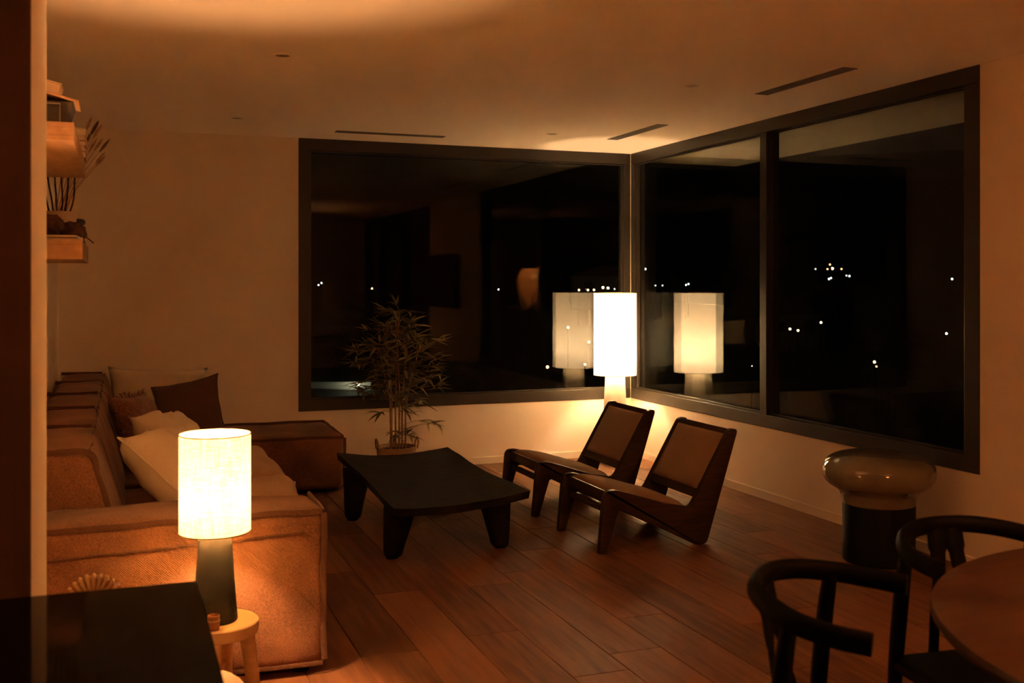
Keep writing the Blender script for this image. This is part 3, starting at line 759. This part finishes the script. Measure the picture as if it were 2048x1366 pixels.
# ================================================================ DINING TABLE, CHAIRS, PENDANT
TX, TY = 2.22, 1.265
dt = thing('dining_table', 'round reddish oak dining table in the right foreground', 'dining table', (TX, TY, 0))
lathe('tabletop', [(0.775, 0.708), (0.79, 0.712), (0.797, 0.722), (0.7975, 0.73), (0.794, 0.738), (0.787, 0.740)], mt['table'], dt, 96)
lathe('pedestal', [(0.30, 0.0), (0.30, 0.02), (0.12, 0.08), (0.09, 0.35), (0.12, 0.62), (0.30, 0.708)], mt['black'], dt, 48)
def dining_chair(apex, facing, label):
    """bent-rail chair: local +x is forward, origin on the floor below the seat centre"""
    ang = math.atan2(facing[1], facing[0]); f = Vector((math.cos(ang), math.sin(ang), 0))
    t = thing('dining_chair', label, 'dining chair', Vector((apex[0], apex[1], 0)) + f * 0.26, ang, 'black bent-rail dining chairs')
    B = mt['black']
    U = [(0.02, -0.228, 0.722), (-0.06, -0.228, 0.728), (-0.14, -0.205, 0.738), (-0.21, -0.145, 0.750), (-0.252, -0.06, 0.757), (-0.252, 0.06, 0.757), (-0.21, 0.145, 0.750), (-0.14, 0.205, 0.738), (-0.06, 0.228, 0.728), (0.02, 0.228, 0.722)]
    tube('top_rail', smooth_path(U, 6), 0.021, B, t, 12, flat=(0.85, 1.15))
    for s in (-1, 1):
        P = smooth_path([(-0.145, 0.190 * s, 0.735), (-0.160, 0.195 * s, 0.62), (-0.175, 0.20 * s, 0.46), (-0.19, 0.205 * s, 0.25), (-0.225, 0.215 * s, 0.0)], 5)
        n = len(P); tube('rear_leg', P, [0.012 + 0.008 * math.sin(PI * min(1, i / n + 0.15)) for i in range(n)], B, t, 10)
        tube('front_leg', [(0.215, 0.225 * s, 0.45), (0.225, 0.235 * s, 0.0)], [0.020, 0.014], B, t, 10)
        tube('side_stretcher', [(-0.185, 0.205 * s, 0.24), (0.22, 0.23 * s, 0.24)], 0.011, B, t, 8)
        tube('seat_rail', [(-0.175, 0.20 * s, 0.42), (0.217, 0.227 * s, 0.43)], 0.015, B, t, 8)
    tube('front_rail', [(0.215, -0.225, 0.43), (0.215, 0.225, 0.43)], 0.015, B, t, 8)
    tube('back_rail', [(-0.175, -0.2, 0.42), (-0.175, 0.2, 0.42)], 0.014, B, t, 8)
    # forked splat: one web under the rail that splits into two prongs
    bm = bmesh.new()
    for q in (-1, 1):
        add_tube(bm, smooth_path([(-0.250, 0.026 * q, 0.752), (-0.240, 0.028 * q, 0.70), (-0.228, 0.036 * q, 0.64), (-0.205, 0.062 * q, 0.53), (-0.178, 0.088 * q, 0.42)], 4), [0.030] * 5 + [0.024] * 4 + [0.016] * 8, 8, flat=(1.0, 0.36))
    fin('splat', bm, B, t, angle=50)
    bm = bmesh.new()
    add_box(bm, (-0.18, -0.2, 0.43), (0.22, 0.2, 0.448), 0.006)
    for v in bm.verts:
        k = (v.co.x + 0.18) / 0.4; v.co.y *= 1 + 0.12 * k
        v.co.z -= 0.008 * (1 - (v.co.y / 0.22) ** 2)
    fin('seat', bm, mt['black'], t, angle=40)
    return t
dining_chair((1.334, 2.00), (0.656, -0.755), 'black bent-rail dining chair pulled out in front, its whole open back showing')
dining_chair((2.10, 2.275), (-0.10, -0.995), 'black bent-rail dining chair tucked under the table at the right edge')

pd = thing('pendant_lamp', 'amber strip pendant lamp, seen only as an orange reflection in the back window', 'pendant lamp', (2.26, 1.02, 1.41))
tube('cord', [(0, 0, 0.26), (0, 0, ZC - 1.41)], 0.003, mt['black'], pd, 6)
lathe('ceiling_rose', [(0.05, ZC - 1.41), (0.05, ZC - 1.41 - 0.02), (0.01, ZC - 1.41 - 0.025)], mt['black'], pd, 24)
tube('hoop', [(0.10 * math.cos(2 * PI * k / 32), 0.10 * math.sin(2 * PI * k / 32), 0.25) for k in range(32)], 0.004, mt['metal'], pd, 6, True)
tube('hoop', [(0.18 * math.cos(2 * PI * k / 32), 0.18 * math.sin(2 * PI * k / 32), 0.16) for k in range(32)], 0.004, mt['metal'], pd, 6, True)
for k in range(3):
    a = 2 * PI * k / 3; tube('hoop_arm', [(0, 0, 0.26), (0.10 * math.cos(a), 0.10 * math.sin(a), 0.25)], 0.003, mt['metal'], pd, 6)
rnd = random.Random(5); strip = {}
for k in range(30):
    a = 2 * PI * k / 30; v = (k * 3) % 7
    if v not in strip:
        bm = bmesh.new(); L = 0.30 + 0.045 * v; wd = 0.015
        col = []
        for q in range(7):
            t = q / 6; z = 0.25 - (L + 0.06) * t
            r = 0.085 + 0.105 * math.sin(PI * min(1.0, 0.08 + t * 0.85)) ** 0.7
            w_ = wd * (1.0 if q < 6 else 0.35)
            col.append((bm.verts.new((r, -w_, z)), bm.verts.new((r + 0.004, 0, z)), bm.verts.new((r, w_, z))))
        for c0, c1 in zip(col, col[1:]):
            for i in range(2): bm.faces.new((c0[i], c0[i + 1], c1[i + 1], c1[i]))
        me = bpy.data.meshes.new('strip'); bm.to_mesh(me); bm.free(); me.materials.append(mt['capiz']); strip[v] = me
    link('strip', strip[v], None, pd, None, (0, 0, a + rnd.uniform(-.05, .05)))
lathe('bulb', [(0.012, 0.19), (0.03, 0.16), (0.036, 0.13), (0.028, 0.10), (0.003, 0.085)], emit('pendant_bulb', COL_PENDANT, PENDANT_BULB), pd, 14)
lathe('socket', [(0.016, 0.19), (0.018, 0.24), (0.006, 0.262)], mt['black'], pd, 14)

tv = thing('television', 'dark wall television, seen only as a black rectangle mirrored in the back window', 'television', (XR - 0.002, 2.65, 1.12))
box('body', (-0.055, -0.60, 0.0), (-0.020, 0.60, 0.68), mt['black'], tv, 0.004)
box('screen', (-0.058, -0.59, 0.012), (-0.055, 0.59, 0.668), mt['screen'], tv)
box('bracket', (-0.020, -0.15, 0.22), (0.0, 0.15, 0.46), mt['metal'], tv)

# ================================================================ BAMBOO
BX, BY = 1.86, 7.37
bp_ = thing('potted_bamboo', 'leafy potted bamboo in a woven basket in front of the back window', 'potted plant', (BX, BY, 0))
lathe('basket', [(0.10, 0.0), (0.115, 0.01), (0.135, 0.12), (0.142, 0.24), (0.146, 0.25), (0.138, 0.252), (0.132, 0.235), (0.125, 0.12)], mt['wicker'], bp_, 40, True, False)
lathe('soil', [(0.133, 0.225), (0.06, 0.232), (0.003, 0.234)], mt['soil'], bp_, 28)
for s in (-1, 1):
    a0 = PI if s < 0 else 0
    tube('basket_handle', [(s * (0.140 + 0.012 * math.sin(q)), 0.045 * math.cos(q) - 0.02, 0.235 + 0.075 * math.sin(q)) for q in [PI * k / 10 for k in range(11)]], 0.007, mt['wicker'], bp_, 8)
def leaf_mesh(L, wd, droop):
    bm = bmesh.new(); rows = []
    for k in range(6):
        t = k / 5; w_ = wd * math.sin(PI * min(1, 0.12 + 0.88 * t) ** 0.8) if k < 5 else 0.0004
        y = L * t; z = -droop * L * t * t
        rows.append((bm.verts.new((-w_, y, z + w_ * 0.35)), bm.verts.new((0, y, z)), bm.verts.new((w_, y, z + w_ * 0.35))))
    for a, b in zip(rows, rows[1:]):
        for i in range(2): bm.faces.new((a[i], a[i + 1], b[i + 1], b[i]))
    me = bpy.data.meshes.new('leaf'); bm.to_mesh(me); bm.free(); me.materials.append(mt['leaf'])
    for p in me.polygons: p.use_smooth = True
    return me
LM = [leaf_mesh(L, wd, d) for L, wd, d in ((0.105, 0.0095, 0.08), (0.125, 0.0105, 0.15), (0.09, 0.009, 0.05), (0.13, 0.011, 0.28))]
rnd = random.Random(11); nleaf = 0
stems = []
for k, (bx, by, tx, ty, h) in enumerate(((-0.035, 0.0, -0.09, 0.02, 1.10), (0.0, 0.02, 0.02, 0.0, 1.22), (0.045, 0.01, 0.10, 0.02, 1.08), (0.01, -0.04, -0.02, -0.06, 1.17), (0.06, -0.03, 0.17, -0.04, 0.98), (-0.05, -0.03, -0.15, -0.05, 0.97))):
    pts = smooth_path([(bx, by, 0.22), (bx * 1.1, by, 0.22 + (h - .22) * .45), (bx + (tx - bx) * .55, by + (ty - by) * .55, 0.22 + (h - .22) * .78), (tx, ty, h)], 6)
    n = len(pts)
    tube('cane', pts, [0.0065 * (1 - 0.7 * i / n) + 0.001 for i in range(n)], mt['cane'], bp_, 7)
    stems.append(pts)
sprays = []
for pts in stems:
    for i in range(2, len(pts)):
        z = pts[i].z
        k = (rnd.random() < 0.5) if z < 0.56 else 2
        for q in range(int(k)): sprays.append((pts[i] if q == 0 else pts[i].lerp(pts[i - 1], rnd.random()), z))
    sprays.append((pts[-1], 9))
rnd.shuffle(sprays)
twig = bmesh.new(); extra = bmesh.new()
LL = [(0.12, 0.0085, 0.25), (0.14, 0.0095, 0.35), (0.10, 0.008, 0.15), (0.15, 0.010, 0.5)]
for p, z in sprays:
    a = rnd.uniform(0, 2 * PI); ln = rnd.uniform(0.05, 0.24) if z < 5 else 0.02
    if z < 5: ln *= 1.0 - 0.55 * max(0.0, (z - 0.95) / 0.25) if z < 1.2 else 0.45
    tip = p + Vector((math.cos(a) * ln * 1.15, math.sin(a) * ln * 0.8, rnd.uniform(-0.02, 0.06)))
    tip.x = max(-0.33, min(0.35, tip.x)); tip.y = max(-0.36, min(0.30, tip.y))
    add_tube(twig, [p, p.lerp(tip, .5) + Vector((0, 0, .012)), tip], 0.0014, 4)
    m_ = rnd.randint(4, 6)
    for q in range(m_):
        aa = a + (q - (m_ - 1) / 2) * rnd.uniform(0.45, 0.65)
        el = rnd.uniform(-0.35, 0.75) if z < 5 else rnd.uniform(0.3, 1.1)
        if z < 0.55: el -= 0.35
        at = tip.lerp(p, 0.12 * (q % 3)); ro = (el, rnd.uniform(-.5, .5), aa - PI / 2); sc = rnd.uniform(0.8, 1.15); v = rnd.randrange(4)
        if nleaf < 298:
            o = link('leaf', LM[v], None, bp_, at, ro); o.scale = (sc, sc, sc)
        else:
            mw = Matrix.Translation(at) @ (Matrix.Rotation(ro[2], 4, 'Z') @ Matrix.Rotation(ro[1], 4, 'Y') @ Matrix.Rotation(ro[0], 4, 'X')) @ Matrix.Scale(sc, 4)
            vs = [extra.verts.new(mw @ c.co) for c in LM[v].vertices]
            for f in LM[v].polygons: extra.faces.new([vs[c] for c in f.vertices])
        nleaf += 1
fin('twigs', twig, mt['cane'], bp_)
if len(extra.verts):
    fo = fin('inner_foliage', extra, mt['leaf'], bp_, smooth=True); fo['kind'] = 'stuff'
else: extra.free()

# ================================================================ WALL SHELVES
def shelf(y0, y1, z0, z1, x1, label):
    t = thing('wall_shelf', label, 'shelf', (XL, (y0 + y1) / 2, z0), 0, 'oak box shelves on the left wall')
    h = (y1 - y0) / 2; d = x1 - XL; k = 0.018; H = z1 - z0
    box('bottom_board', (0, -h, 0), (d, h, k), mt['shelf'], t, 0.002)
    box('top_board', (0, -h, H - k), (d, h, H), mt['shelf'], t, 0.002)
    box('front_board', (d - k, -h, k), (d, h, H - k), mt['shelf'], t)
    box('end_board', (0, -h, k), (d - k, -h + k, H - k), mt['shelf'], t)
    box('end_board', (0, h - k, k), (d - k, h, H - k), mt['shelf'], t)
    return t
shelf(3.90, 5.25, 1.905, 1.968, -0.15, 'upper oak wall shelf above the sofa back')
shelf(4.78, 5.65, 1.518, 1.598, -0.15, 'lower oak wall shelf holding dried grasses')
ZU, ZL = 1.968, 1.598
rec = thing('storage_box', 'black open box with a slanted lid on the upper shelf near end', 'box', (-0.27, 4.03, ZU))
prism('body', [(-0.11, 0.0), (0.095, 0.0), (0.118, 0.075), (-0.11, 0.075)], -0.10, 0.10, mt['book_dark'], rec, 0.002)
prism('lid', [(-0.11, 0.135), (0.135, 0.072), (0.135, 0.080), (-0.11, 0.143)], -0.105, 0.105, mt['shelf'], rec, 0.001)
prism('side_wall', [(-0.11, 0.075), (0.118, 0.075), (-0.11, 0.134)], 0.09, 0.10, mt['book_dark'], rec)
tube('wire_frame', [(-0.06, -0.106, 0.004), (-0.06, -0.106, 0.065), (0.075, -0.106, 0.065), (0.075, -0.106, 0.004)], 0.003, mt['metal'], rec, 6)
cb = thing('card_box', 'pale cardboard box lying on the slanted lid above the upper shelf', 'box', (-0.28, 4.05, ZU + 0.118))
prism('body', [(-0.09, 0.021), (0.075, -0.020), (0.085, 0.022), (-0.09, 0.066)], -0.07, 0.07, mt['paper'], cb, 0.002)
prism('cover', [(-0.092, 0.066), (0.087, 0.022), (0.088, 0.026), (-0.092, 0.070)], -0.072, 0.072, mt['cream'], cb, 0.001)
def book(loc, sx, sy, h, m, label, rz=0.0, group=None, name='book'):
    t = thing(name, label, 'book', loc, rz, group)
    box('pages', (-sx / 2 + .002, -sy / 2 + .002, .0025), (sx / 2 - .002, sy / 2 - .002, h - .0025), mt['paper'], t)
    box('cover_board', (-sx / 2, -sy / 2, 0), (sx / 2, sy / 2, .0025), m, t); box('cover_board', (-sx / 2, -sy / 2, h - .0025), (sx / 2, sy / 2, h), m, t)
    box('spine', (-sx / 2 - .002, -sy / 2, 0), (-sx / 2, sy / 2, h), m, t)
    return t
zb = ZU
for i, (h, m, lab) in enumerate(((0.030, 'book_red', 'bottom rust book of the stack on the far end of the upper shelf'), (0.022, 'paper', 'pale book second from the bottom of the upper shelf stack'), (0.025, 'book_red', 'rust book in the middle of the upper shelf stack'), (0.024, 'paper', 'pale book second from the top of the upper shelf stack'), (0.026, 'cream', 'pale topmost book of the stack on the upper shelf'))):
    book((-0.24, 5.10, zb), 0.19, 0.25, h, mt[m], lab, 0.03 * (-1) ** i, 'book stack on the upper shelf'); zb += h
zb = ZL
for i, (h, sx, m, lab) in enumerate(((0.012, 0.22, 'paper', 'pale magazine at the bottom of the lower shelf pile'), (0.014, 0.20, 'book_dark', 'dark magazine on top of the lower shelf pile'))):
    book((-0.265, 4.96, zb), sx, 0.28, h, mt[m], lab, 0.05 * (-1) ** i, 'magazines on the lower shelf', 'magazine'); zb += h
zp = zb
def lump(name, loc, r, m, label, seed):
    t = thing(name, label, 'dried flower', loc)
    bm = bmesh.new(); bmesh.ops.create_icosphere(bm, subdivisions=4, radius=r)
    for v in bm.verts:
        d = v.co.normalized(); v.co = d * r * (1 + 0.16 * noise.noise(d * 3 + Vector((seed, 0, 0))) + 0.09 * noise.noise(d * 11)); v.co.z *= 0.85
        v.co.z += r * 0.80
    fin('head', bm, m, t, smooth=True)
    tube('stalk', [(0, 0, r * 0.8), (r * 1.0, 0.02, r * 0.5), (r * 1.5, 0.03, 0.004)], 0.003, mt['dried'], t, 6)
    return t
lump('dried_flower_head', (-0.285, 4.97, zp), 0.055, mt['dried'], 'round brown dried flower head lying on the magazines, left one', 1)
lump('dried_flower_head', (-0.205, 5.16, ZL), 0.060, mt['dried'], 'round brown dried flower head at the front edge of the lower shelf', 4)
vp = thing('flower_pot', 'pale pot of tall dried grasses on the lower shelf', 'pot', (-0.27, 5.32, ZL))
lathe('pot', [(0.055, 0.0), (0.060, 0.004), (0.082, 0.145), (0.084, 0.152), (0.078, 0.152), (0.074, 0.14), (0.055, 0.02)], mt['paper'], vp, 32)
rnd = random.Random(3)
for k in range(15):
    a = rnd.uniform(-0.9, 0.9); lx = rnd.uniform(-0.06, 0.17); ly = rnd.uniform(-0.12, 0.20); h = rnd.uniform(0.42, 0.60) - abs(lx) * 0.25
    if k < 5: lx, h = (0.19, 0.45) if k == 0 else ((0.16, 0.52) if k == 1 else ((0.14, 0.46) if k == 2 else ((0.12, 0.50), (0.17, 0.40))[k - 3])); ly = 0.05 * k - 0.05
    P = smooth_path([(0.02 * math.sin(k * 2.1), 0.03 * math.cos(k * 1.7), 0.10), (lx * 0.35, ly * 0.4, h * 0.6), (lx, ly, h)], 5)
    s = tube('grass_stem', P, 0.0016, mt['pampas'], vp, 5)
    d = (P[-1] - P[-3]).normalized(); E = P[-1]
    tube('plume', [E - d * 0.02, E + d * 0.01, E + d * 0.035, E + d * 0.06], [0.003, 0.007, 0.006, 0.001], mt['pampas'] if k % 3 else mt['dried'], s, 7)
for k in range(6):
    P = smooth_path([(0.012 * k - 0.03, 0, 0.10), (-0.05 + 0.022 * k + 0.005 * math.sin(k * 3), -0.02, 0.2), (-0.07 + 0.028 * k, -0.03, 0.29), (-0.085 + 0.032 * k, -0.02, 0.40)], 5)
    tube('branch', P, 0.0045, mt['dried'] if k % 2 else mt['book_dark'], vp, 6)
tr = thing('candle_holder', 'small dark stacked ring ornament at the far end of the lower shelf', 'ornament', (-0.20, 5.50, ZL))
for k, z in enumerate((0.016, 0.050, 0.084, 0.116)):
    tube('ring', [(0.026 * math.cos(q), 0.026 * math.sin(q), z) for q in [2 * PI * s / 20 for s in range(20)]], 0.016, mt['teal'], tr, 8, True)
lathe('core', [(0.011, 0.0), (0.011, 0.125)], mt['black'], tr, 14)

# ================================================================ OUTSIDE
def gz(x, y):
    d = math.hypot(x, y)
    if d < 14: return -6.0
    if d < 45: return -6.0 - 9.0 * (d - 14) / 31
    t = (d - 45) / 220
    return -15.0 + 42 * t ** 1.15 + 2.5 * noise.noise(Vector((x * 0.02, y * 0.02, 3)))
bm = bmesh.new(); rows = []
RR = [9.5, 14, 20, 30, 45, 60, 80, 105, 130, 160, 200, 250, 320]
for r in RR:
    row = []
    for k in range(41):
        a = RAD(-25 + 120 * k / 40); x, y = r * math.cos(a), r * math.sin(a)
        if r < 10: x, y = max(x, 5.6) if a < 1.0 else x, max(y, 8.6) if a > 0.8 else y
        row.append(bm.verts.new((x, y, gz(x, y))))
    rows.append(row)
for a, b in zip(rows, rows[1:]):
    for k in range(40): bm.faces.new((a[k], a[k + 1], b[k + 1], b[k]))
hs = fin('hillside', bm, mt['ground'], smooth=True); struct(hs)
Fv = Vector((math.sin(YAW), math.cos(YAW), 0)); Rv = Vector((math.cos(YAW), -math.sin(YAW), 0))
def sight(px, py, hgt):
    """where the line of sight through this spot comes down to hgt above the hillside"""
    d = Fv + Rv * ((px - 1024) / FPX) + Vector((0, 0, (HORIZON - py) / FPX))
    t = 25.0
    while t < 300:
        p = Vector((0, 0, CAMH)) + d * t
        if p.z < gz(p.x, p.y) + hgt: return p
        t += 0.5
    return p
em = {'warm': emit('lamp_warm', (1.0, 0.62, 0.28), 14, False), 'orange': emit('lamp_orange', (1.0, 0.42, 0.14), 8, False), 'white': emit('lamp_white', (0.80, 0.95, 1.0), 7, False), 'dim': emit('lamp_dim', (0.85, 0.85, 0.75), 2.5, False)}
def street(px, py, kind, size, label, group=None):
    p = sight(px, py, 4.0); g = gz(p.x, p.y); d = (p - cam.location).length
    t = thing('street_lamp', label, 'street lamp', (p.x, p.y, g), 0, group)
    h = p.z - g; r = size * d / FPX / 3.6
    tube('pole', [(0, 0, 0), (0, 0, h - r)], 0.05, mt['gasket'], t, 6)
    bm = bmesh.new(); bmesh.ops.create_icosphere(bm, subdivisions=2, radius=r)
    fin('lantern', bm, em[kind], t, smooth=True, loc=(0, 0, h))
GR = {
 'hilltop row above the mirrored lamp': [(1158, 580, 'warm', 5), (1176, 580, 'warm', 5), (1188, 580, 'warm', 5), (1206, 575, 'warm', 7), (1216, 576, 'warm', 7), (1229, 578, 'dim', 4)],
 'low lights around the mirrored lamp': [(1095, 734, 'orange', 9), (1136, 655, 'warm', 6), (1170, 729, 'warm', 6), (1178, 684, 'warm', 6)],
 'left half of the back window': [(637, 570, 'white', 4), (643, 566, 'white', 4), (744, 577, 'orange', 5), (997, 579, 'white', 4)],
 'pane left of the mullion': [(1291, 538, 'white', 5), (1311, 571, 'dim', 4), (1325, 571, 'dim', 4), (1372, 570, 'white', 4), (1377, 568, 'white', 4), (1504, 732, 'dim', 3)],
 'hilltop cluster in the right pane': [(1631, 538, 'dim', 4), (1655, 538, 'orange', 4), (1658, 558, 'white', 5), (1660, 529, 'orange', 4), (1662, 556, 'white', 4), (1665, 537, 'warm', 7), (1683, 538, 'orange', 4), (1693, 551, 'dim', 4), (1699, 552, 'white', 5)],
 'middle row in the right pane': [(1544, 660, 'orange', 6), (1580, 658, 'warm', 6), (1596, 661, 'warm', 6), (1642, 645, 'warm', 6)],
 'lower right of the right pane': [(1749, 724, 'warm', 7), (1753, 733, 'orange', 4), (1893, 667, 'white', 6), (1904, 558, 'white', 5)],
}
ORD = ['first', 'second', 'third', 'fourth', 'fifth', 'sixth', 'seventh', 'eighth', 'ninth']
for g, L in GR.items():
    for k, (px, py, kind, s) in enumerate(L):
        street(px, py, kind, s, 'far ' + {'warm': 'warm', 'orange': 'orange', 'white': 'white', 'dim': 'faint'}[kind] + ' street lamp, ' + ORD[k] + ' from left, ' + g, g)
street(717, 768, 'warm', 9, 'yellowish garden lamp before the pale wall low in the back window')
# pale garden wall and far houses
p0, p1 = sight(612, 776, 0.3), sight(740, 776, 0.3)
gw = thing('garden_wall', 'pale lit garden wall low at the left of the back window', 'garden wall', ((p0.x + p1.x) / 2, (p0.y + p1.y) / 2 + 1.0, gz(p0.x, p0.y)), -YAW)
L = (p1 - p0).length / 2 + 0.3
box('wall_face', (-L, 0, -1), (L, 0.25, 0.55), mt['white'], gw); box('coping', (-L - .05, -0.05, 0.55), (L + .05, 0.30, 0.63), mt['white'], gw)
gl = bpy.data.lights.new('garden_glow', 'POINT'); gl.energy = 22; gl.color = (0.95, 0.95, 0.70); gl.shadow_soft_size = 0.1
glo = bpy.data.objects.new('garden_lamp_light', gl); C.objects.link(glo); glo.parent = gw; glo.location = (L * 0.55, -1.1, 0.9)
def house(px, py, wd, hg, label):
    p = sight(px, py, 2.0); g = gz(p.x, p.y)
    t = thing('house', label, 'house', (p.x, p.y, g), -YAW)
    box('walls', (-wd / 2, 0, -2), (wd / 2, 5, hg), mt['house'], t)
    prism('roof', [(-wd / 2 - .4, hg), (wd / 2 + .4, hg), (0, hg + 1.5)], -0.4, 5.4, mt['roof'], t)
    for k in (-1, 1):
        wn = box('window', (k * wd / 4 - .5, -0.06, hg - 1.8), (k * wd / 4 + .5, 0.0, hg - 0.7), mt['gasket'], t)
        box('pane', (k * wd / 4 - .42, -0.08, hg - 1.7), (k * wd / 4 + .42, -0.06, hg - 0.8), mt['glass'], wn)
    return t
house(1405, 576, 7, 4, 'dim far house on the slope above the mirrored floor lamp')
house(1662, 613, 5, 3, 'pale far house below the hilltop lights in the right pane')
house(1590, 668, 6, 4, 'dim far house behind the row of orange lights in the right pane')
house(1212, 588, 8, 4, 'dim far house behind the row of warm hilltop lights')
